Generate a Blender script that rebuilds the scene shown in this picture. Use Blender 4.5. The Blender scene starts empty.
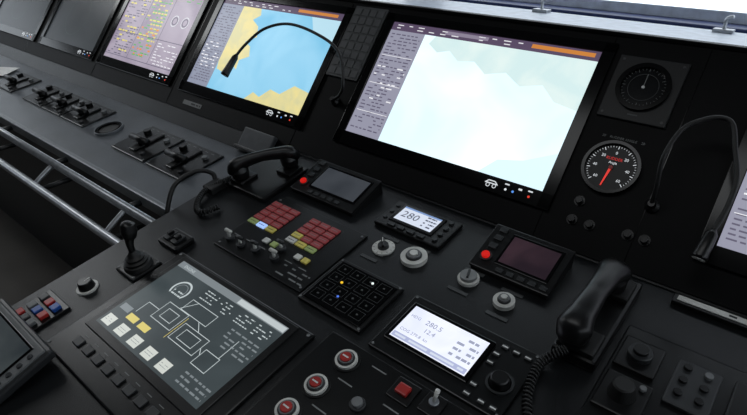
import bpy, bmesh, math, random
import numpy as np
from mathutils import Matrix, Vector
random.seed(7)
AL=math.radians(36); SA,CA=math.sin(AL),math.cos(AL)
TH=0.72206; HI=0.09894; HL=0.15
def frame_pt(x,n,s): return Vector((x,n*CA+s*SA,1.0+s*CA-n*SA))
def mk(X,Y,Z,o):
    return Matrix(((X[0],Y[0],Z[0],o[0]),(X[1],Y[1],Z[1],o[1]),(X[2],Y[2],Z[2],o[2]),(0,0,0,1)))
MS=mk((1,0,0),(0,SA,CA),(0,-CA,SA),frame_pt(0,0,0))
ys,zs=math.sin(TH+AL),math.cos(TH+AL)
MD=mk((1,0,0),(0,ys,zs),(0,-zs,ys),frame_pt(0,0,-HI))
ML=mk((1,0,0),(0,ys,zs),(0,-zs,ys),frame_pt(0,0,-HL))
MW=Matrix.Identity(4)
def srgb(c):
    return tuple(((v/255)/12.92 if v/255<=.04045 else ((v/255+.055)/1.055)**2.4) for v in c)
# ---------------- materials
MATS={}
def mat(name,rgb,rough=.5,metal=0.,emis=None,es=1.,var=.15,scale=40.,spec=.5,bump=0.,coat=0.):
    if name in MATS: return MATS[name]
    m=bpy.data.materials.new(name); m.use_nodes=True; nt=m.node_tree; b=nt.nodes['Principled BSDF']
    col=srgb(rgb)
    b.inputs['Roughness'].default_value=rough; b.inputs['Metallic'].default_value=metal
    b.inputs['Specular IOR Level'].default_value=spec
    b.inputs['Coat Weight'].default_value=coat
    b.inputs['Coat Roughness'].default_value=.08
    tc=nt.nodes.new('ShaderNodeTexCoord'); no=nt.nodes.new('ShaderNodeTexNoise'); no.inputs['Scale'].default_value=scale; no.inputs['Detail'].default_value=4
    nt.links.new(tc.outputs['Object'],no.inputs['Vector'])
    ra=nt.nodes.new('ShaderNodeValToRGB')
    ra.color_ramp.elements[0].position=.3; ra.color_ramp.elements[1].position=.7
    ra.color_ramp.elements[0].color=tuple(c*(1-var) for c in col)+(1,)
    ra.color_ramp.elements[1].color=tuple(min(1,c*(1+var)) for c in col)+(1,)
    nt.links.new(no.outputs['Fac'],ra.inputs['Fac']); nt.links.new(ra.outputs['Color'],b.inputs['Base Color'])
    if bump>0:
        bp=nt.nodes.new('ShaderNodeBump'); bp.inputs['Strength'].default_value=bump; bp.inputs['Distance'].default_value=.001
        n2=nt.nodes.new('ShaderNodeTexNoise'); n2.inputs['Scale'].default_value=900
        nt.links.new(tc.outputs['Object'],n2.inputs['Vector']); nt.links.new(n2.outputs['Fac'],bp.inputs['Height']); nt.links.new(bp.outputs['Normal'],b.inputs['Normal'])
    if emis is not None:
        b.inputs['Emission Color'].default_value=srgb(emis)+(1,); b.inputs['Emission Strength'].default_value=es
    MATS[name]=m; return m
def em(name,rgb,es=1.): return mat(name,(8,8,8),.3,emis=rgb,es=es,spec=.3)
def em_var(name,c0,c1,scale,es=1.,dist=.5):
    if name in MATS: return MATS[name]
    m=em(name,c0,es); nt=m.node_tree; b=nt.nodes['Principled BSDF']
    tc=nt.nodes.new('ShaderNodeTexCoord'); no=nt.nodes.new('ShaderNodeTexNoise'); no.inputs['Scale'].default_value=scale; no.inputs['Detail'].default_value=3;no.inputs['Distortion'].default_value=dist
    nt.links.new(tc.outputs['Object'],no.inputs['Vector'])
    ra=nt.nodes.new('ShaderNodeValToRGB'); ra.color_ramp.elements[0].position=.38; ra.color_ramp.elements[1].position=.62
    ra.color_ramp.elements[0].color=srgb(c0)+(1,); ra.color_ramp.elements[1].color=srgb(c1)+(1,)
    nt.links.new(no.outputs['Fac'],ra.inputs['Fac']); nt.links.new(ra.outputs['Color'],b.inputs['Emission Color'])
    return m
BLK=mat('black_plastic',(11,11,12),.33,bump=.1,spec=.4)
GLB=mat('gloss_black',(5,5,6),.15,var=.1,spec=.25)
FAS=mat('fascia_black',(5,5,6),.5,spec=.1)
DSK=mat('desk_black_powdercoat',(15,17,19),.34,bump=.3,scale=12,spec=.4)
PLT=mat('panel_plate_black',(12,13,14),.28,bump=.15,spec=.4)
LFT=mat('console_grey_top',(84,88,93),.3,bump=.3,scale=9)
EDG=mat('edge_trim_grey',(110,114,118),.35,.2)
RUB=mat('rubber_black',(9,9,9),.55)
STL=mat('brushed_steel',(170,174,180),.35,.8)
DGR=mat('dark_grey_paint',(36,38,40),.42)
MGR=mat('mid_grey_plastic',(105,107,108),.5)
LGR=mat('light_grey_plastic',(205,205,200),.5)
WHT=mat('white_print',(215,215,212),.6)
GRP=mat('grey_print',(120,122,122),.6)
DGP=mat('dim_print',(62,64,65),.6)
REDP=mat('red_plastic',(165,34,30),.4)
REDL=mat('red_button_lit',(190,20,15),.35,emis=(200,25,18),es=.7)
KRD=mat('keypad_red',(125,52,54),.45,emis=(100,38,40),es=.45)
KYL=mat('keypad_green',(150,165,105),.45,emis=(90,105,60),es=.3)
KGN=mat('keypad_yellow',(190,180,90),.45,emis=(120,110,50),es=.3)
KBL=mat('keypad_blue_lit',(120,150,200),.45,emis=(160,190,245),es=.9)
BLUP=mat('blue_plastic',(30,75,150),.4)
GLS=mat('screen_glass_off',(12,13,15),.12,spec=.5)
class B:
    def __init__(s,name,M=MW,parent=None): s.name=name; s.M=M; s.bm=bmesh.new(); s.mats=[]; s.parent=parent
    def mi(s,m):
        if m not in s.mats: s.mats.append(m)
        return s.mats.index(m)
    def add(s,t,m,X=None,smooth=False):
        i=s.mi(m)
        if X is not None: bmesh.ops.transform(t,matrix=X,verts=t.verts)
        for f in t.faces: f.material_index=i; f.smooth=smooth
        me=bpy.data.meshes.new('tmp'); t.to_mesh(me); t.free(); s.bm.from_mesh(me); bpy.data.meshes.remove(me)
    def box(s,x0,x1,y0,y1,z0,z1,m,bev=0.,X=None):
        t=bmesh.new(); bmesh.ops.create_cube(t,size=1)
        for v in t.verts: v.co=Vector(((x0+x1)/2+v.co.x*(x1-x0),(y0+y1)/2+v.co.y*(y1-y0),(z0+z1)/2+v.co.z*(z1-z0)))
        if bev>0: bmesh.ops.bevel(t,geom=t.edges[:],offset=bev,segments=2,affect='EDGES',profile=.6)
        s.add(t,m,X)
    def lathe(s,cx,cy,prof,m,seg=32,X=None,z=0.):
        t=bmesh.new(); rings=[]
        for r,h in prof:
            if r<=1e-6: rings.append([t.verts.new((cx,cy,z+h))])
            else: rings.append([t.verts.new((cx+r*math.cos(2*math.pi*k/seg),cy+r*math.sin(2*math.pi*k/seg),z+h)) for k in range(seg)])
        for a,b in zip(rings,rings[1:]):
            for k in range(seg):
                k2=(k+1)%seg
                if len(a)==1 and len(b)==1: continue
                if len(a)==1: t.faces.new((a[0],b[k],b[k2]))
                elif len(b)==1: t.faces.new((a[k],b[0],a[k2]))
                else: t.faces.new((a[k],b[k],b[k2],a[k2]))
        bmesh.ops.recalc_face_normals(t,faces=t.faces[:])
        s.add(t,m,X,smooth=False)
    def cyl(s,cx,cy,z0,z1,r,m,seg=28,r1=None,ch=.0,X=None):
        r1=r if r1 is None else r1
        c=ch or min(r,abs(z1-z0))*.12
        s.lathe(cx,cy,[(0,z0),(r,z0),(r1,z1-c),(max(r1-c,1e-5),z1),(0,z1)],m,seg,X)
    def ring(s,cx,cy,z0,z1,ri,ro,m,seg=36,X=None):
        s.lathe(cx,cy,[(ri,z0),(ro,z0),(ro,z1),(ri,z1),(ri,z0)],m,seg,X)
    def poly(s,pts,z,m,th=0.,X=None):
        t=bmesh.new(); vs=[t.verts.new((p[0],p[1],z)) for p in pts]
        f=t.faces.new(vs); f.normal_update()
        if f.normal.z<0: f.normal_flip()
        bmesh.ops.triangulate(t,faces=[f for f in t.faces if len(f.verts)>4])
        s.add(t,m,X)
    def rect(s,x0,x1,y0,y1,z,m,X=None): s.poly([(x0,y0),(x1,y0),(x1,y1),(x0,y1)],z,m,0,X)
    def outline(s,x0,x1,y0,y1,z,w,m):
        s.rect(x0,x1,y0,y0+w,z,m); s.rect(x0,x1,y1-w,y1,z,m); s.rect(x0,x0+w,y0,y1,z,m); s.rect(x1-w,x1,y0,y1,z,m)
    def arc(s,cx,cy,z,r,w,a0,a1,m,n=24):
        t=bmesh.new(); pv=None
        for i in range(n+1):
            a=math.radians(a0+(a1-a0)*i/n); c=(math.cos(a),math.sin(a))
            v=(t.verts.new((cx+(r-w/2)*c[0],cy+(r-w/2)*c[1],z)),t.verts.new((cx+(r+w/2)*c[0],cy+(r+w/2)*c[1],z)))
            if pv: t.faces.new((pv[0],pv[1],v[1],v[0]))
            pv=v
        for f in t.faces:
            f.normal_update()
            if f.normal.z<0: f.normal_flip()
        s.add(t,m)
    def line(s,a,b,z,w,m):
        a=Vector(a);b=Vector(b);d=(b-a).normalized();n=Vector((-d.y,d.x))*w/2
        s.poly([a+n,b+n,b-n,a-n],z,m)
    def tube(s,path,r,m,seg=12,smooth_path=True,n=8,sq=1.,X=None,caps=True):
        P=[Vector(p) for p in path]; R=r if isinstance(r,(list,tuple)) else [r]*len(P)
        if smooth_path and len(P)>2:
            Q=[];RR=[]
            for i in range(len(P)-1):
                p0=P[max(i-1,0)];p1=P[i];p2=P[i+1];p3=P[min(i+2,len(P)-1)]
                for k in range(n):
                    u=k/n
                    Q.append(.5*((2*p1)+(p2-p0)*u+(2*p0-5*p1+4*p2-p3)*u*u+(-p0+3*p1-3*p2+p3)*u**3)); RR.append(R[i]*(1-u)+R[i+1]*u)
            Q.append(P[-1]);RR.append(R[-1]);P=Q;R=RR
        t=bmesh.new(); rings=[]; up=None
        for i,p in enumerate(P):
            d=(P[min(i+1,len(P)-1)]-P[max(i-1,0)]).normalized()
            if up is None:
                up=Vector((0,0,1)) if abs(d.z)<.9 else Vector((1,0,0))
            up=(up-d*up.dot(d)).normalized(); sd=d.cross(up)
            rings.append([t.verts.new(p+R[i]*(sq*math.cos(2*math.pi*k/seg)*sd+math.sin(2*math.pi*k/seg)*up)) for k in range(seg)])
        for a,b in zip(rings,rings[1:]):
            for k in range(seg): t.faces.new((a[k],a[(k+1)%seg],b[(k+1)%seg],b[k]))
        if caps: t.faces.new(rings[0]); t.faces.new(rings[-1])
        bmesh.ops.recalc_face_normals(t,faces=t.faces[:])
        s.add(t,m,X,smooth=True)
    def coil(s,path,R,r,turns,m):
        P=[Vector(p) for p in path];Q=[]
        def cr(u):
            u=u*(len(P)-1);i=min(int(u),len(P)-2);u-=i
            p0=P[max(i-1,0)];p1=P[i];p2=P[i+1];p3=P[min(i+2,len(P)-1)]
            return .5*((2*p1)+(p2-p0)*u+(2*p0-5*p1+4*p2-p3)*u*u+(-p0+3*p1-3*p2+p3)*u**3)
        tot=turns*9; up=Vector((0,0,1))
        for j in range(tot+1):
            u=j/tot; p=cr(u); d=(cr(min(u+.01,1))-cr(max(u-.01,0))).normalized()
            up=(up-d*up.dot(d)).normalized(); sd=d.cross(up); a=2*math.pi*j/9
            Q.append(p+R*(math.cos(a)*sd+math.sin(a)*up))
        s.tube(Q,r,m,seg=6,smooth_path=False)
    def text(s,body,x,y,z,size,m,align='LEFT',rot=0.):
        cu=bpy.data.curves.new('t','FONT'); cu.body=body; cu.size=size; cu.align_x=align; cu.resolution_u=2
        o=bpy.data.objects.new('t',cu); bpy.context.collection.objects.link(o)
        dg=bpy.context.evaluated_depsgraph_get(); me=bpy.data.meshes.new_from_object(o.evaluated_get(dg))
        t=bmesh.new(); t.from_mesh(me)
        s.add(t,m,Matrix.Translation((x,y,z))@Matrix.Rotation(rot,4,'Z'))
        bpy.data.objects.remove(o); bpy.data.curves.remove(cu); bpy.data.meshes.remove(me)
    def rows(s,x0,x1,y0,y1,n,z,m,fill=.7,h=.4,wmax=.35):
        dy=(y1-y0)/n
        for i in range(n):
            y=y1-dy*(i+.5); x=x0
            while x<x1:
                w=(x1-x0)*random.uniform(min(.08,wmax*.5),wmax)
                if random.random()<fill: s.rect(x,min(x+w,x1),y-dy*h/2,y+dy*h/2,z,m)
                x+=w+(x1-x0)*.05
    def prism(s,x0,x1,prof,m):
        t=bmesh.new(); vs=[t.verts.new((x0,p[0],p[1])) for p in prof]; f=t.faces.new(vs)
        r=bmesh.ops.extrude_face_region(t,geom=[f])
        for v in [g for g in r['geom'] if isinstance(g,bmesh.types.BMVert)]: v.co.x=x1
        bmesh.ops.recalc_face_normals(t,faces=t.faces[:])
        bmesh.ops.triangulate(t,faces=[f for f in t.faces if len(f.verts)>4])
        s.add(t,m)
    def screws(s,x0,x1,y0,y1,z,m=None,r=.0028):
        for x in (x0,x1):
            for y in (y0,y1): s.cyl(x,y,z,z+.0012,r,m or MGR,12)
    def done(s):
        me=bpy.data.meshes.new(s.name); s.bm.to_mesh(me); s.bm.free()
        for m in s.mats: me.materials.append(m)
        o=bpy.data.objects.new(s.name,me); bpy.context.collection.objects.link(o); o.matrix_world=s.M
        if s.parent is not None:
            o.parent=s.parent; o.matrix_parent_inverse=s.parent.matrix_world.inverted()
        return o
def TR(x,y,z,rx=0,ry=0,rz=0):
    return Matrix.Translation((x,y,z))@Matrix.Rotation(math.radians(rz),4,'Z')@Matrix.Rotation(math.radians(ry),4,'Y')@Matrix.Rotation(math.radians(rx),4,'X')
# ---------------- room
FLR=mat('floor_vinyl',(66,62,57),.6,scale=6); CEI=mat('ceiling_paint',(80,82,82),.8); WAL=mat('wall_paint',(50,52,56),.7); NAV=mat('window_frame_navy',(44,60,110),.4)
b=B('floor'); b.box(-5.2,2.6,-3.2,.75,-.1,0,FLR); b.done()
b=B('ceiling'); b.box(-5.2,2.6,-3.2,.75,2.4,2.5,CEI); b.done()
b=B('wall_back'); b.box(-5.2,2.6,-3.3,-3.2,0,2.4,WAL); b.done()
def sidewall(name,x0,x1):
    b=B(name); b.box(x0,x1,-3.2,.65,0,1.35,WAL); b.box(x0,x1,-3.2,.65,2.1,2.4,WAL)
    for y in (-3.15,-1.6,-.3,.6): b.box(x0,x1,y-.05,y+.05,1.35,2.1,WAL)  # unseen window openings between posts, added for side light and console sheen
    b.done()
sidewall('wall_left',-5.3,-5.2); sidewall('wall_right',2.6,2.7)
WZ=1.318
b=B('wall_front'); b.box(-5.2,2.6,.55,.65,0,WZ-.03,WAL); b.box(-5.2,2.6,.55,.65,2.1,2.4,WAL)
for x in (-5.15,-3.6,-1.9,-.2,1.5,2.55): b.box(x-.05,x+.05,.56,.64,WZ-.03,2.1,WAL)
b.done()
b=B('trim_1'); b.box(-5.2,2.6,.50,.60,WZ-.05,WZ-.014,NAV,.004); b.done()
b=B('trim_2'); b.box(-5.2,2.6,.592,.605,WZ-.014,WZ+.012,mat('trim_pale',(200,210,225),.4),.002); b.done()
# ---------------- console body
def Spt(s): p=frame_pt(0,0,s); return (p.y,p.z)
def Dpt(v,M=MD): p=M@Vector((0,-v,0)); return (p.y,p.z)
t0=Spt(.362)
b=B('bridge_console')
d1=Dpt(1.02)
b.prism(-.205,1.9,[t0,(t0[0]+.17,t0[1]),(t0[0]+.17,.0),(-.55,.0),(-.6,.6),(d1[0],.62),d1,Dpt(0)],DSK)
l1=Dpt(.30,ML)
b.prism(-4.2,-.205,[t0,(t0[0]+.17,t0[1]),(t0[0]+.17,.0),(-.22,.0),(-.25,.68),(l1[0],.70),l1,Dpt(0,ML)],DSK)
CON=b.done()
b=B('top_ledge',MW,CON); b.box(-4.2,1.9,t0[0]+.02,t0[0]+.235,t0[1]+.0,t0[1]+.008,mat('ledge_grey',(205,214,226),.4,.0),.002); b.box(-4.2,1.9,t0[0]-.004,t0[0]+.02,t0[1]+.0,t0[1]+.009,FAS,.002)
b.done()
b=B('monitor_fascia',MS,CON)
b.box(-4.2,1.9,-.094,.358,0,.004,FAS)
for x in (-2.0,-1.34,-.79,-.17+.002,.565,.742):
    b.box(x-.0008,x+.0008,-.09,.355,.004,.0048,GLB)
b.done()
b=B('desk_skin',ML,CON)
b.box(-4.2,-.215,-.298,-.004,0,.006,LFT,.003); b.box(-4.2,-.215,-.312,-.296,-.03,.010,EDG,.004)
b.done()
# ---------------- monitors
WLAB=em('icon_white',(225,230,235),.9)
def carIcon(b,x,y,z,s=1.):
    b.arc(x-.006*s,y,z,.0035*s,.0014*s,0,360,WLAB,12); b.arc(x+.007*s,y,z,.0035*s,.0014*s,0,360,WLAB,12)
    b.line((x-.012*s,y+.004*s),(x+.013*s,y+.004*s),z,.002*s,WLAB); b.line((x-.007*s,y+.009*s),(x+.006*s,y+.009*s),z,.002*s,WLAB)
    b.line((x-.007*s,y+.009*s),(x-.013*s,y+.003*s),z,.002*s,WLAB); b.line((x+.006*s,y+.009*s),(x+.013*s,y+.003*s),z,.002*s,WLAB)
def monitor(name,x0,x1,s1,kind,icon=True):
    b=B(name,MS); w=x1-x0
    bz=.026
    for (a,c,d,e) in ((x0-bz,x0,-.035,s1+.022),(x1,x1+bz,-.035,s1+.022),(x0-bz,x1+bz,s1,s1+.022),(x0-bz,x1+bz,-.036,0)):
        b.box(a,c,d,e,.0042,.011,GLB,.0015)
    b.box(x0-.001,x1+.001,-.001,s1+.001,.0042,.006,BLK)
    z=.0066
    def X(u): return x0+u*w
    def Y(v): return v*s1
    def R(u0,u1,v0,v1,m,dz=0): b.rect(X(u0),X(u1),Y(v0),Y(v1),z+dz,m)
    if kind in('A','E'):
        R(0,1,0,1,em_var('sea_bright',(216,242,252),(238,250,255),4.,1.2) if kind=='A' else em_var('sea_mauve',(190,190,205),(205,205,216),4.,1.))
        R(0,.2,0,.93,em('menu_mauve',(150,150,168),1.),.0003)
        R(0,1,.93,1,em('bar_purple',(88,74,98),1.),.0003)
        R(.72,.98,.955,.985,em('bar_orange',(205,130,60),1.),.0006)
        R(.30,.52,.955,.985,em('bar_grey',(140,130,150),1.),.0006)
        if kind=='A':
            land=[(.26,.93),(.24,.86),(.30,.80),(.36,.83),(.42,.76),(.50,.78),(.57,.70),(.66,.74),(.74,.66),(.83,.70),(.90,.60),(1,.57),(1,.93)]
            b.poly([(X(p[0]),Y(p[1])) for p in land],z+.0003,em_var('land_pale',(210,234,234),(224,241,238),14.,1.05))
            land=[(.72,.0),(.78,.12),(.88,.16),(1,.27),(1,0)]
            b.poly([(X(p[0]),Y(p[1])) for p in land],z+.0003,em('shoal_pale',(214,240,252),1.15))
        tm=em('menu_text',(235,235,240),1.); td=em('menu_text_dark',(96,92,112),1.)
        b.rows(X(.015),X(.185),Y(.04),Y(.91),30,z+.0006,td,.7,.34,.18)
        b.rows(X(.015),X(.185),Y(.30),Y(.62),9,z+.0007,tm,.35,.3,.2)
        for v in (.2,.45,.7): R(.01,.19,v,v+.005,tm,.0007)
        b.rows(X(.03),X(.68),Y(.94),Y(.99),2,z+.0006,tm,.5,.3,.06)
    if kind=='B':
        R(0,1,0,1,em_var('sea_blue',(112,188,224),(146,206,236),5.,1.05))
        R(0,.2,0,.93,em('menu_greyblue',(140,146,166),1.),.0003)
        R(0,1,.93,1,em('bar_purple',(88,74,98),1.),.0003)
        R(.66,.96,.955,.985,em('bar_orange',(205,130,60),1.),.0006)
        land=[(.2,.93),(.2,.30),(.215,.22),(.27,.20),(.33,.30),(.38,.26),(.37,.36),(.44,.42),(.41,.52),(.35,.56),(.43,.63),(.40,.74),(.33,.80),(.38,.86),(.36,.93)]
        b.poly([(X(p[0]),Y(p[1])) for p in land],z+.0003,em_var('land_beige',(234,220,150),(216,210,158),18.,1.))
        land=[(.55,.0),(.60,.09),(.66,.06),(.72,.16),(.80,.14),(.88,.25),(1,.22),(1,0)]
        b.poly([(X(p[0]),Y(p[1])) for p in land],z+.0003,MATS['land_beige'])
        land=[(.78,.93),(.83,.80),(.92,.76),(1,.70),(1,.93)]
        b.poly([(X(p[0]),Y(p[1])) for p in land],z+.0003,em('sea_paler',(186,224,240),1.))
        tm=em('menu_text',(235,235,240),1.); td=em('menu_text_dark',(96,92,112),1.)
        b.rows(X(.015),X(.185),Y(.04),Y(.91),30,z+.0006,td,.7,.34,.18)
        b.rows(X(.015),X(.185),Y(.20),Y(.5),8,z+.0007,tm,.45,.3,.2)
        b.rows(X(.03),X(.6),Y(.94),Y(.99),2,z+.0006,tm,.5,.3,.06)
    if kind=='C':
        R(0,1,0,1,em_var('page_mauve',(148,136,156),(176,166,182),5.,1.))
        ty=em('page_yellow',(228,214,110),1.); td=em('menu_text_dark',(70,66,84),1.); tg=em('page_green',(96,176,100),1.);tm=em('menu_text',(235,235,240),1.); to=em('page_orange',(225,140,60),1.)
        b.rows(X(.03),X(.32),Y(.06),Y(.95),26,z+.0004,td,.6,.35,.2); b.rows(X(.04),X(.30),Y(.1),Y(.9),13,z+.0006,ty,.5,.3,.2)
        b.rows(X(.36),X(.62),Y(.1),Y(.95),22,z+.0004,tg,.5,.4,.2); b.rows(X(.36),X(.62),Y(.3),Y(.9),12,z+.0006,ty,.5,.35,.2); b.rows(X(.36),X(.62),Y(.1),Y(.5),6,z+.0008,to,.3,.3,.15)
        b.rows(X(.68),X(.97),Y(.06),Y(.34),8,z+.0004,tm,.6,.3,.2); b.rows(X(.68),X(.97),Y(.86),Y(.95),3,z+.0004,tg,.6,.4,.2)
        for cx in (.755,.89):
            b.arc(X(cx),Y(.62),z+.0006,.021,.003,0,360,WLAB); b.arc(X(cx),Y(.62),z+.0006,.014,.004,0,360,td)
        for v in (.05,.36,.97): R(0,1,v,v+.008,td,.0005)
        for u in (.34,.65): R(u,u+.005,.05,.97,td,.0005)
    if kind=='D':
        R(0,1,0,1,em_var('page_dark',(24,28,32),(34,38,42),6.,1.))
        b.rows(X(.05),X(.95),Y(.8),Y(.95),3,z+.0004,em('dim_green',(52,70,62),1.),.4,.3)
        b.arc(X(.45),Y(.42),z+.0004,.09,.0015,0,360,em('dim_green',(70,92,80),1.),40)
    if icon:
        z2=.0113; xi=x0+w*.80; 
        carIcon(b,xi,-.021,z2,1.15)
        for i,(dx,c) in enumerate(((.035,(225,230,235)),(.052,(90,150,235)),(.088,(225,60,40)))):
            b.cyl(xi+dx,-.020,z2-.0005,z2+.0004,.0026,em('led_%d'%i,c,1.),12)
        b.rect(xi+.030,xi+.040,-.010,-.007,z2,WLAB); b.rect(xi+.062,xi+.070,-.013,-.009,z2,WLAB); b.rect(xi+.083,xi+.093,-.010,-.007,z2,WLAB)
    return b.done()
monitor('chart_display_monitor',0,.55,.3185,'A')
monitor('chart_display_monitor',-.7275,-.1775,.3185,'B')
monitor('conning_display_monitor',-1.31,-.835,.3185,'C')
monitor('radar_display_monitor',-1.87,-1.40,.3185,'D')
monitor('chart_display_monitor',.868,1.418,.3185,'E')
monitor('radar_display_monitor',-2.50,-1.97,.3185,'D')
b=B('annunciator_panel',MS)
b.box(-.148,-.034,.135,.348,.0042,.010,mat('annun_grey',(50,52,54),.5),.001)
for i in range(4):
    for j in range(8): b.box(-.142+i*.0265,-.142+i*.0265+.022,.142+j*.0255,.142+j*.0255+.020,.010,.0115,mat('annun_key',(66,68,70),.5),.0006)
b.done()
b=B('nameplate',MS); b.box(-.70,-.60,-.075,-.060,.0042,.0055,GRP,.0005); b.rows(-.695,-.605,-.073,-.062,1,.0057,BLK,.7,.5); b.done()
b=B('document_holder',MS); b.box(-.345,-.215,-.142,-.080,.005,.022,mat('holder_grey',(66,69,73),.4),.003); b.box(-.35,-.21,-.148,-.138,.005,.030,DGR,.003); b.done()
# ---------------- instruments
b=B('gyro_compass_repeater',MS)
b.box(.589,.719,.184,.319,.0042,.010,mat('instr_frame',(20,21,23),.45,spec=.3),.002); b.screws(.598,.710,.193,.310,.010,DGR)
b.ring(.654,.256,.010,.018,.041,.050,GLB); b.cyl(.654,.256,.009,.012,.041,GLS,40)
for k in range(36):
    a=math.radians(k*10); r0=.037 if k%3 else .034
    b.line((.654+r0*math.cos(a),.256+r0*math.sin(a)),(.654+.040*math.cos(a),.256+.040*math.sin(a)),.0125,.0007,GRP)
b.line((.654,.252),(.654,.284),.0126,.0012,GRP); b.cyl(.654,.256,.012,.0145,.003,WHT,12); b.arc(.654,.256,.0125,.028,.0008,0,360,DGP)
b.rect(.645,.664,.196,.199,.0102,DGP); b.done()
b=B('rudder_angle_gauge',MS)
gx,gy=.656,.085
b.ring(gx,gy,.0042,.016,.048,.054,GLB,48); b.cyl(gx,gy,.0042,.008,.050,mat('gauge_face',(12,12,13),.5),48)
for k in range(41):
    a=math.radians(-45+270*k/40); L=.006 if k%5==0 else .003
    b.line((gx+(.045-L)*math.cos(a),gy+(.045-L)*math.sin(a)),(gx+.045*math.cos(a),gy+.045*math.sin(a)),.0085,.0006 if k%5 else .0012,WLAB)
for k,tx in enumerate(('60','40','20','0','20','40','60')):
    a=math.radians(225-270*k/6); b.text(tx,gx+.031*math.cos(a),gy+.031*math.sin(a)-.003,.0085,.008,WLAB,'CENTER')
b.text('RUDDER',gx,gy+.016,.0085,.008,REDL,'CENTER'); b.text('Angle',gx,gy+.008,.0085,.007,WLAB,'CENTER')
NR=mat('needle_red',(210,40,30),.4,emis=(225,50,38),es=.8)
na=math.radians(-98)
nx,ny=math.cos(na),math.sin(na)
b.poly([(gx-.0026,gy),(gx+.040*nx-.0012,gy+.040*ny),(gx+.040*nx+.0012,gy+.040*ny),(gx+.0026,gy)],.0105,NR)
b.cyl(gx,gy,.0085,.012,.004,REDP,16)
b.text('20    RUDDER ANGLE    20',gx,gy+.060,.0045,.007,GRP,'CENTER'); b.done()
b=B('dimmer_knob_row',MS)
for x,y in ((.625,-.035),(.66,-.035),(.625,.005),(.73,-.03),(.76,-.03)):
    b.ring(x,y,.0042,.006,.007,.0105,BLK,20); b.cyl(x,y,.0042,.016,.007,BLK,20)
b.done()
# ---------------- gooseneck lamps
def goose(name,path,head,base):
    b=B(name,MS)
    b.lathe(base[0],base[1],[(0,.0042),(.013,.0042),(.013,.009),(.008,.015),(.006,.026),(0,.026)],BLK,24)
    b.tube([(base[0],base[1],.02)]+path,.0042,RUB,10,n=10)
    a,c=Vector(path[-1]),Vector(head); d=(c-a)
    b.tube([a-d*.05,a+d*.04,a+d*.10,a+d*.75,a+d*.9,c],[.0045,.007,.0095,.0115,.0125,.0125],BLK,16,smooth_path=False)
    b.tube([c-d*.03,c+d*.015],[.0105,.0105],LGR,14,smooth_path=False)
    return b.done()
goose('gooseneck_lamp',[(-.050,.081,.03),(-.027,.107,.062),(-.081,.182,.07),(-.184,.219,.07),(-.305,.233,.07),(-.394,.205,.07),(-.441,.149,.07),(-.460,.107,.07)],(-.469,.037,.072),(-.075,.068))
goose('gooseneck_lamp',[(.752,.06,.05),(.749,.108,.08),(.759,.161,.08),(.782,.185,.08),(.807,.196,.08),(.828,.189,.08),(.845,.148,.08),(.863,.100,.08),(.866,.051,.08),(.860,.006,.08)],(.856,-.045,.08),(.750,.035))
# ---------------- telephone handsets
def handset(b,p0,p1,k=1.):
    p0=Vector(p0);p1=Vector(p1);d=(p1-p0);L=d.length;d.normalize();up=Vector((0,0,1));up=(up-d*up.dot(d)).normalized()
    m=lambda u,z:tuple(p0+d*(u*L)+up*z)
    b.tube([m(-.02,.0),m(.05,.018),m(.2,.026),m(.5,.030),m(.8,.026),m(.95,.018),m(1.02,.0)],[.016*k,.021*k,.016*k,.0135*k,.016*k,.021*k,.016*k],BLK,16,sq=1.35)
    for u in (.07,.93):
        c=Vector(m(u,0)); X=Matrix.Translation(c)@(up.to_track_quat('Z','Y').to_matrix().to_4x4())
        b.lathe(0,0,[(0,-.016),(.019*k,-.016),(.024*k,-.010),(.025*k,.006),(.020*k,.018),(0,.022)],BLK,28,X)
b=B('telephone_handset',MD)
b.box(-.175,-.025,-.215,-.055,0,.014,BLK,.004); b.box(-.165,-.115,-.205,-.15,.014,.022,BLK,.003); b.box(-.085,-.035,-.115,-.065,.014,.022,BLK,.003)
handset(b,(-.145,-.192,.037),(-.062,-.070,.038),.92)
b.coil([(-.155,-.205,.025),(-.180,-.235,.015),(-.185,-.27,.012),(-.16,-.31,.010),(-.12,-.33,.010),(-.10,-.29,.010)],.006,.0022,34,RUB)
b.done()
b=B('telephone_handset',MD)
b.box(.72,.79,-.245,-.03,0,.022,BLK,.006); b.box(.725,.785,-.10,-.05,.022,.034,RUB,.004); b.box(.725,.785,-.24,-.19,.022,.034,RUB,.004)
handset(b,(.746,-.235,.046),(.750,-.066,.046),1.)
b.coil([(.745,-.245,.03),(.72,-.28,.012),(.730,-.34,.010),(.760,-.40,.010),(.775,-.47,.010),(.75,-.55,.010)],.0065,.0022,46,RUB)
b.done()
b=B('cable_loop',MD)
b.tube([(-.235,-.36,-.02),(-.25,-.31,.03),(-.235,-.25,.045),(-.21,-.22,.03),(-.195,-.23,.006)],.006,RUB,10)
b.box(-.203,-.165,-.262,-.215,0,.02,RUB,.004); b.done()
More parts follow.
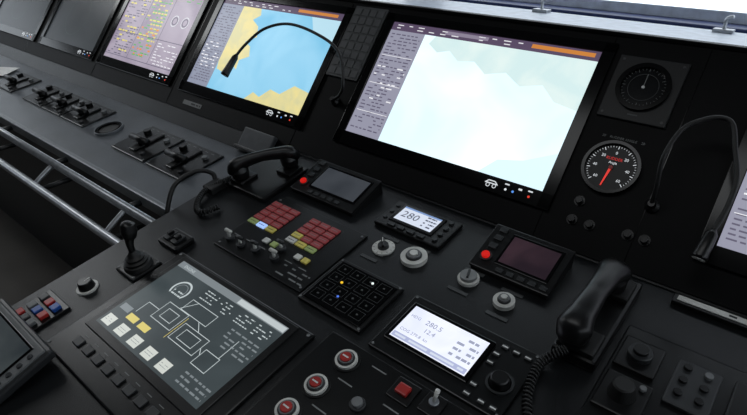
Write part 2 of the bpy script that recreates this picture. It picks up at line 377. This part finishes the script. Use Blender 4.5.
# ---------------- intercom units
def intercom(name,x0,x1,scr):
    b=B(name,MD); w=x1-x0
    b.prism(x0,x1,[(-.030,0),(-.140,0),(-.140,.010),(-.030,.032)],BLK)
    X=TR((x0+x1)/2,-.085,.0215,math.degrees(math.atan2(.022,.110)))
    hw=w/2
    b.box(-hw-.003,hw+.003,-.058,.056,-.003,.004,BLK,.002,X)
    b.box(-hw+.040,hw-.010,-.036,.044,.003,.0055,GLB,.001,X)
    b.rect(-hw+.045,hw-.016,-.030,.038,.0058,scr,X)
    for i in range(5):
        b.box(-hw+.05+i*.022,-hw+.064+i*.022,-.052,-.043,.004,.006,DGR,.0006,X)
    b.cyl(-hw+.018,-.028,.004,.007,.012,DGR,24,X=X); b.cyl(-hw+.018,-.028,.007,.012,.008,REDL,24,X=X)
    for y in (.0,.022,.044): b.box(-hw+.010,-hw+.026,y-.006,y+.006,.004,.007,DGR,.001,X)
    return b.done()
intercom('intercom_unit',.0,.198,em_var('lcd_dim_grey',(44,48,54),(60,64,70),9.,1.))
intercom('intercom_unit',.508,.664,em_var('lcd_dim_red',(34,24,32),(54,38,46),12.,1.))
# ---------------- keypad panel with levers
b=B('alarm_button_panel',MD)
b.box(-.002,.276,-.380,-.176,0,.005,PLT,.0015); b.screws(.008,.268,-.370,-.186,.005)
for x0 in (.004,.132):
    b.outline(x0-.004,x0+.092,-.290,-.194,.0052,.001,DGP)
    for i in range(3):
        for j in range(5):
            x=x0+i*.030; y=-.198-j*.0185
            m=KRD
            if j==4: m=(KYL,KBL,KGN)[i] if x0<.1 else (LGR,KGN,KYL)[i]
            if j==3 and i==0 and x0>.1: m=KGN
            b.box(x,x+.026,y-.0145,y,.005,.009,m,.001)
            b.rect(x+.004,x+.022,y-.008,y-.0065,.0092,GRP if j<4 else BLK)
for x,y in ((.021,-.350),(.062,-.352),(.104,-.345),(.160,-.341),(.150,-.312)):
    b.cyl(x,y,.005,.012,.010,DGR,24); b.tube([(x,y,.01),(x-.002,y+.002,.024)],.0035,LGR,10,smooth_path=False); b.tube([(x-.010,y+.002,.026),(x+.008,y+.002,.026)],.0042,LGR if x in(.021,.160) else DGR,10,smooth_path=False)
for x,m in ((.10,LGR),(.125,KYL),(.20,LGR),(.222,KGN)): b.box(x-.008,x+.008,-.318,-.304,.005,.010,m,.0012)
for k in range(6): b.rect(.012+k*.042,.034+k*.042,-.332,-.330,.0053,GRP)
b.rows(.19,.265,-.372,-.335,3,.0053,GRP,.6,.3); b.done()
# ---------------- heading LCD module
LCDB=em('lcd_back',(210,218,234),1.05); LCDT=em('lcd_text',(60,66,90),1.)
b=B('heading_display_module',MD)
b.box(.258,.428,-.134,-.040,0,.010,BLK,.003); b.box(.282,.395,-.112,-.049,.010,.012,GLB,.001)
b.rect(.290,.387,-.104,-.056,.0125,LCDB); b.text('280',.297,-.090,.0128,.030,LCDT); b.rows(.356,.384,-.100,-.060,4,.0128,LCDT,.7,.4)
b.rect(.29,.387,-.061,-.056,.0129,em('lcd_blue',(120,150,200),1.))
for i in range(4): b.cyl(.408,-.054-i*.021,.010,.014,.006,DGR,16)
for i in range(3): b.cyl(.270,-.060-i*.024,.010,.013,.005,DGR,16)
for i in range(4): b.box(.29+i*.026,.308+i*.026,-.128,-.118,.010,.013,DGR,.001)
b.done()
# ---------------- rotary knobs
def knob(name,x,y,r,style):
    b=B(name,MD)
    if style=='pointer':
        b.cyl(x,y,0,.004,r*1.3,LGR,40); 
        for k in range(12):
            a=2*math.pi*k/12; b.line((x+r*1.0*math.cos(a),y+r*1.0*math.sin(a)),(x+r*1.22*math.cos(a),y+r*1.22*math.sin(a)),.0043,.001,BLK)
        b.cyl(x,y,.004,.012,r*.66,DGR,32,r1=r*.6); b.box(-r*.18,r*.18,-r*.8,r*.8,.012,.019,BLK,.002,TR(x,y,0,0,0,40)); b.rect(-.0008,.0008,0,r*.75,.0193,WHT,TR(x,y,0,0,0,40))
    if style=='ring':
        b.ring(x,y,0,.009,r*.80,r*1.3,LGR,40); b.cyl(x,y,.0,.012,r*.79,DGR,32); b.ring(x,y,.012,.015,r*.45,r*.66,MGR,32); b.cyl(x,y,.012,.018,r*.4,LGR,24)
    if style=='disc':
        b.cyl(x,y,0,.007,r*1.15,LGR,40); b.cyl(x,y,.007,.014,r*.9,mat('disc_grey',(130,132,132),.4),36); b.box(-r*.12,r*.12,-r*.6,r*.6,.014,.018,DGR,.001,TR(x,y,0,0,0,20))
    if style=='lit':
        b.cyl(x,y,0,.004,r*1.5,BLK,40); b.ring(x,y,.004,.009,r*.98,r*1.24,LGR,40); b.cyl(x,y,.004,.011,r*.96,DGR,32); b.cyl(x,y,.011,.015,r*.62,REDP,28); b.ring(x,y,.011,.013,r*.66,r*.8,MGR,28)
        b.rect(x-r*.4,x+r*.4,y-.0014,y+.0014,.0153,WHT)
    return b.done()
knob('rotary_selector_knob',.327,-.186,.0185,'pointer')
knob('rotary_dimmer_knob',.400,-.178,.021,'ring')
knob('rotary_dimmer_knob',.522,-.170,.018,'disc')
knob('rotary_dimmer_knob',.606,-.187,.015,'ring')
for x,y in ((.459,-.447),(.452,-.512),(.447,-.571)): knob('illuminated_push_button',x,y,.0155,'lit')
b=B('panel_labels',MD)
for x,y in ((.30,-.152),(.375,-.145),(.50,-.145),(.585,-.155),(.30,-.225),(.50,-.205),(.59,-.22)): b.box(x,x+.042,y-.006,y+.002,0,.0016,DGP,.0004)
b.done()
# ---------------- square indicator module
b=B('indicator_module',MD)
b.box(.282,.439,-.392,-.262,0,.008,BLK,.003); b.box(.290,.431,-.384,-.270,.008,.0095,GLB,.001)
for i in range(4):
    for j in range(4):
        x=.298+i*.033;y=-.286-j*.026
        b.outline(x,x+.026,y-.010,y+.010,.0098,.0006,DGP); b.cyl(x+.013,y,.0095,.0105,.0022,DGP,10)
b.cyl(.331,-.318,.0095,.0115,.0026,em('led_amber',(240,190,40),1.2),12); b.cyl(.383,-.287,.0095,.0115,.0025,em('led_white2',(230,240,240),1.1),12)
b.cyl(.350,-.350,.0095,.0115,.0023,em('led_blue2',(80,120,230),1.),12)
b.screws(.287,.434,-.387,-.267,.008); b.done()
# ---------------- white alarm display
b=B('alarm_display_module',MD)
b.box(.468,.716,-.402,-.262,0,.008,PLT,.002); b.box(.480,.645,-.376,-.281,.008,.012,GLB,.002)
LT2=em('lcd_text_soft',(140,146,176),1.)
b.rect(.488,.637,-.368,-.289,.0125,em_var('lcd_white',(218,224,244),(234,238,250),10.,1.15))
b.text('280.5',.525,-.316,.0129,.015,LT2); b.text('HDG',.494,-.314,.0129,.009,LT2)
b.text('12.4',.532,-.332,.0129,.013,LT2); b.text('COG 279.8  kn',.494,-.348,.0129,.009,LT2)
b.rows(.592,.632,-.350,-.298,4,.0129,em('lcd_text_mid',(160,166,190),1.),.7,.4); b.rect(.49,.635,-.366,-.355,.0129,em('lcd_band',(178,186,220),1.)); b.rows(.495,.63,-.364,-.357,1,.0131,LCDB,.7,.6)
b.cyl(.686,-.345,.008,.024,.017,BLK,32,r1=.014); b.ring(.686,-.345,.008,.011,.018,.022,DGR,32)
for x,y in ((.660,-.280),(.680,-.280),(.700,-.280),(.655,-.300),(.655,-.32),(.655,-.37),(.655,-.39),(.68,-.39),(.70,-.39)):
    b.box(x-.006,x+.006,y-.004,y+.004,.008,.011,DGR,.001); b.rect(x-.005,x+.005,y-.0013,y+.0013,.0113,WHT)
b.screws(.474,.710,-.396,-.268,.008); b.done()
# ---------------- touch screen control panel
b=B('touchscreen_control_panel',MD)
b.box(-.034,.378,-.745,-.440,0,.008,PLT,.003); b.box(-.010,.345,-.675,-.446,.008,.011,BLK,.0015)
TB=em_var('touch_bg',(54,62,65),(66,75,78),6.,1.); TL=em('touch_line',(190,200,202),1.); TW=em('touch_white',(206,210,204),1.); TY=em('touch_yellow',(216,200,112),1.); TG=em('touch_grey',(124,132,136),1.)
z=.0113
b.rect(.003,.332,-.658,-.458,z,TB); b.rect(.003,.332,-.474,-.458,z+.0002,TG); b.rect(.20,.33,-.472,-.460,z+.0004,em('touch_bar',(190,198,200),1.))
b.text('ENGINE',.02,-.470,z+.0005,.010,TL)
b.arc(.075,-.515,z+.0003,.022,.004,-40,220,TL); b.arc(.075,-.515,z+.0003,.015,.0015,-40,220,TG); b.rows(.062,.090,-.532,-.515,2,z+.0004,TL,.9,.4)
for i in range(5):
    x=.024+i*.047; b.rect(x-.014,x+.014,-.652,-.630,z+.0003,TW); b.rows(x-.010,x+.010,-.646,-.636,2,z+.0005,TG,.8,.2)
for x in (.060,.100): b.rect(x-.014,x+.016,-.620,-.606,z+.0003,TY)
b.rect(.010,.040,-.612,-.598,z+.0003,TG)
def ol(x0,x1,y0,y1,w=.0013,m=TL): b.outline(x0,x1,y0,y1,z+.0004,w,m)
ol(.085,.150,-.590,-.545); ol(.160,.235,-.600,-.560); ol(.10,.135,-.580,-.556); ol(.175,.22,-.592,-.568); ol(.12,.20,-.545,-.515); ol(.245,.285,-.61,-.575)
for a_,c_ in (((.117,-.545),(.14,-.515)),((.2,-.56),(.18,-.545)),((.05,-.57),(.085,-.57)),((.235,-.58),(.245,-.59)),((.05,-.57),(.05,-.60)),((.28,-.575),(.28,-.53))): b.line(a_,c_,z+.0004,.0014,TL)
b.line((.155,-.605),(.155,-.55),z+.0005,.0012,TY)
for x0 in (.125,.175,.23,.28):
    b.rows(x0,x0+.038,-.508,-.480,4,z+.0004,TL,.7,.3,.25)
b.rows(.245,.325,-.560,-.515,5,z+.0004,TG,.7,.35,.2); b.rows(.255,.325,-.65,-.62,3,z+.0004,TG,.8,.35,.2)
for i in range(9):
    x=.015+i*.036; b.box(x,x+.022,-.712,-.695,.008,.012,DGR,.0015); b.rect(x+.004,x+.018,-.6885,-.687,.0083,GRP)
b.screws(-.026,.370,-.737,-.448,.008,r=.0035); b.done()
# ---------------- joystick
b=B('joystick_controller',MD)
b.box(-.112,-.040,-.556,-.486,0,.010,PLT,.003); b.screws(-.106,-.046,-.550,-.492,.010)
b.lathe(-.076,-.521,[(.030,.010),(.028,.018),(.024,.020),(.025,.025),(.019,.028),(.020,.033),(.014,.037),(.009,.045),(.007,.048)],RUB,28)
b.tube([(-.076,-.521,.045),(-.078,-.518,.065),(-.080,-.512,.078)],[.006,.008,.011],BLK,16)
b.tube([(-.080,-.512,.074),(-.082,-.508,.088),(-.084,-.504,.104),(-.084,-.502,.110)],[.011,.0155,.014,.006],BLK,18,sq=1.1)
b.done()
b=B('toggle_switch_box',MD); b.box(-.115,-.045,-.450,-.398,0,.014,BLK,.004)
for x in (-.095,-.066): b.box(x-.009,x+.009,-.440,-.410,.014,.020,DGR,.0015,); b.box(x-.006,x+.006,-.43,-.416,.019,.028,BLK,.002)
b.done()
b=B('rotary_dimmer_knob',MD); b.cyl(-.116,-.620,0,.004,.022,LGR,36); b.cyl(-.116,-.620,.004,.020,.017,BLK,32,r1=.014); b.rect(-.117,-.115,-.620,-.607,.0203,WHT); b.done()
b=B('push_button_cluster',MD); b.box(-.175,-.085,-.755,-.670,0,.006,PLT,.002)
for (x,y,m) in ((-.155,-.69,DGR),(-.130,-.69,REDP),(-.105,-.69,BLUP),(-.155,-.715,MGR),(-.130,-.715,BLUP),(-.105,-.715,REDP),(-.155,-.74,REDP),(-.13,-.74,DGR),(-.105,-.74,MGR)):
    b.box(x-.009,x+.009,y-.009,y+.009,.006,.014,m,.002)
b.done()
# ---------------- lower small controls
b=B('emergency_push_button',MD); b.box(.552,.594,-.460,-.420,.002,.006,BLK,.0015); b.box(.562,.584,-.450,-.431,.006,.013,REDP,.003); b.done()
b=B('toggle_switch_box',MD); b.box(.606,.640,-.452,-.414,.002,.006,BLK,.0015); b.cyl(.623,-.430,.006,.010,.008,STL,20); b.tube([(.623,-.430,.01),(.626,-.422,.030)],[.0025,.004],LGR,10,smooth_path=False); b.done()
b=B('lower_control_panel',MD)
b.box(.395,.70,-.66,-.412,0,.002,PLT,.001)
for x,y in ((.53,-.50),(.59,-.50),(.65,-.50),(.53,-.56),(.59,-.56),(.65,-.56)):
    b.cyl(x,y,.002,.008,.013,DGR,24); b.cyl(x,y,.008,.014,.009,MGR,20)
for x,y in ((.50,-.43),(.47,-.48),(.47,-.54),(.56,-.475)): b.rect(x,x+.03,y-.0012,y+.0012,.0022,GRP)
b.done()
# ---------------- right lower desk section
b=B('side_control_panel',MD)
b.box(.80,1.30,-.42,-.12,0,.006,PLT,.003)
b.box(.806,.866,-.215,-.150,.006,.014,BLK,.003); b.cyl(.836,-.182,.014,.024,.018,DGR,28); b.cyl(.836,-.182,.024,.030,.011,BLK,24)
b.box(.806,.872,-.30,-.228,.006,.013,BLK,.003); b.cyl(.838,-.262,.013,.036,.020,RUB,28,r1=.015); b.cyl(.86,-.24,.013,.018,.005,MGR,14)
b.box(.885,.945,-.24,-.150,.006,.012,DGR,.003)
for i in range(3): b.cyl(.90,-.165-i*.026,.012,.017,.006,BLK,14); b.cyl(.928,-.165-i*.026,.012,.017,.006,MGR if i==0 else BLK,14)
b.box(.96,1.04,-.24,-.15,.006,.016,BLK,.004)
b.done()
b=B('status_strip',MD); b.box(.838,1.3,-.034,-.012,0,.010,BLK,.002); b.box(.845,1.29,-.028,-.016,.010,.012,LGR,.001)
b.rows(.85,1.28,-.027,-.017,1,.0123,BLK,.6,.5,.04); b.done()
# ---------------- handheld terminal and notes bottom-left
b=B('handheld_terminal',MD); X=TR(-.075,-.805,.022,10,0,0)
b.box(-.115,.115,-.060,.060,-.012,.008,DGR,.006,X); b.box(-.108,.108,-.053,.053,.008,.011,MGR,.003,X); b.box(-.095,.085,-.043,.043,.011,.0125,GLB,.001,X)
b.rect(-.09,.08,-.038,.038,.0128,em_var('terminal_screen',(36,42,46),(56,62,64),8.,1.),X)
for i in range(4): b.cyl(.097,-.03+i*.02,.011,.014,.005,DGR,14,X=X)
b.prism(-.165,.015,[(-.758,0),(-.84,0),(-.84,.012),(-.758,.028)],BLK); b.done()
b=B('chart_notes',MD); b.box(-.02,.16,-.96,-.865,0,.003,mat('notes_paper',(150,165,160),.7),.0005)
random.seed(3)
for i,c in enumerate(((190,180,90),(90,150,110),(100,150,190),(190,190,180),(60,110,90))):
    x=-.012+i*.034; b.rect(x,x+.028,-.95+random.random()*.02,-.872,.0034,mat('note_%d'%i,c,.7))
b.done()
# ---------------- left console modules
def levermod(name,x0,x1,y0,y1):
    b=B(name,ML); b.box(x0,x1,y0,y1,.006,.012,PLT,.003); b.screws(x0+.008,x1-.008,y0+.008,y1-.008,.012)
    cy=(y0+y1)/2; cx=(x0+x1)/2
    b.box(cx-.016,cx+.016,y0+.02,y1-.02,.012,.018,BLK,.003)
    b.tube([(cx-.045,cy-.02,.034),(cx+.045,cy-.02,.034)],[.011,.011],BLK,16,smooth_path=False)
    b.tube([(cx,cy-.02,.016),(cx,cy-.02,.036)],.008,DGR,12,smooth_path=False)
    b.cyl(cx-.055,cy+.035,.012,.026,.012,BLK,24); b.cyl(cx+.055,cy+.035,.012,.020,.009,MGR,20); b.cyl(cx+.055,cy-.05,.012,.018,.007,DGR,16)
    for k in range(5): b.rect(x0+.02+k*.03,x0+.035+k*.03,y1-.014,y1-.012,.0123,GRP)
    return b.done()
levermod('thruster_lever_module',-.735,-.545,-.208,-.058)
levermod('thruster_lever_module',-.530,-.345,-.208,-.058)
levermod('thruster_lever_module',-1.14,-.97,-.190,-.060)
levermod('thruster_lever_module',-1.48,-1.31,-.190,-.060)
levermod('thruster_lever_module',-1.30,-1.15,-.190,-.060)
levermod('thruster_lever_module',-1.78,-1.60,-.190,-.060)
b=B('cup_holder',ML); b.ring(-.866,-.145,.006,.012,.034,.044,GLB,40); b.ring(-.866,-.145,.006,.014,.044,.047,EDG,40); b.cyl(-.866,-.145,.006,.0075,.034,RUB,36); b.done()
b=B('paper_sheets',ML)
for x,y,r in ((-2.0,-.17,8),(-2.12,-.10,-12),(-1.92,-.11,20),(-2.3,-.15,5)): b.box(-.07,.07,-.045,.045,.006,.008,WHT,.0004,TR(x,y,0.001*abs(r)*.3,0,0,r))
b.done()
# ---------------- handrail
b=B('console_handrail',ML,CON)
RL=mat('handrail_grey',(175,178,182),.3,.6)
b.tube([(-4.0,-.352,-.01),(-.26,-.352,-.01)],.0125,RL,14,smooth_path=False)
b.tube([(-4.0,-.430,-.05),(-.30,-.430,-.05),(-.255,-.425,-.06),(-.25,-.36,-.09)],.0125,RL,14)
for x in (-.40,-.85,-1.3,-1.75,-2.2):
    b.tube([(x,-.30,-.02),(x,-.352,-.012)],.009,DGR,10,smooth_path=False); b.tube([(x,-.352,-.015),(x,-.40,-.035),(x,-.430,-.05)],.008,RL,10); b.tube([(x+.03,-.26,-.08),(x+.03,-.43,-.055)],.008,DGR,10,smooth_path=False)
b.done()
for lx in (.30,.72):
    b=B('window_latch',MW); zt=t0[1]+.008
    b.box(lx-.02,lx+.02,.40,.43,zt,zt+.008,STL,.002); b.tube([(lx,.415,zt+.005),(lx,.415,zt+.028),(lx+.012,.41,zt+.034)],.004,STL,10); b.done()
# ---------------- lights
def area(name,loc,rot,sx,sy,e,col=(1,1,1)):
    l=bpy.data.lights.new(name,'AREA'); l.shape='RECTANGLE'; l.size=sx; l.size_y=sy; l.energy=e; l.color=col
    o=bpy.data.objects.new(name,l); bpy.context.collection.objects.link(o); o.location=loc; o.rotation_euler=rot; return o
area('ceiling_fill',(.3,-.9,2.38),(0,0,0),1.6,.4,5,(.95,.98,1))  # soft overhead fill added for the main desk, no visible fixture
area('ceiling_fill',(-3.0,-.6,2.38),(0,0,0),2.4,.4,18,(.95,.98,1))  # stronger unseen fill, added to brighten the left console top
w=bpy.data.worlds.new('World'); bpy.context.scene.world=w; w.use_nodes=True
w.node_tree.nodes['Background'].inputs['Color'].default_value=(.84,.92,1,1); w.node_tree.nodes['Background'].inputs['Strength'].default_value=1.9
# ---------------- camera
def rot(r):
    r=np.array(r);th=np.linalg.norm(r);k=r/th
    K=np.array([[0,-k[2],k[1]],[k[2],0,-k[0]],[-k[1],k[0],0]])
    return np.eye(3)+np.sin(th)*K+(1-np.cos(th))*K@K
R=rot([1.32434,.74446,-.14717]); t=np.array([-.07003,-.19992,1.43747]); C=-R.T@t
T=np.array([[1,0,0],[0,CA,SA],[0,-SA,CA]])
cw=T@C+np.array([0,0,1.0]); A=T@np.stack([R[0],-R[1],-R[2]],1)
cam=bpy.data.objects.new('camera',bpy.data.cameras.new('camera')); bpy.context.collection.objects.link(cam)
cam.matrix_world=Matrix([list(A[0])+[cw[0]],list(A[1])+[cw[1]],list(A[2])+[cw[2]],[0,0,0,1]])
cam.data.sensor_width=36; cam.data.lens=546.834/747*36; cam.data.clip_start=.02
bpy.context.scene.camera=cam
bpy.context.scene.view_settings.view_transform='Standard'
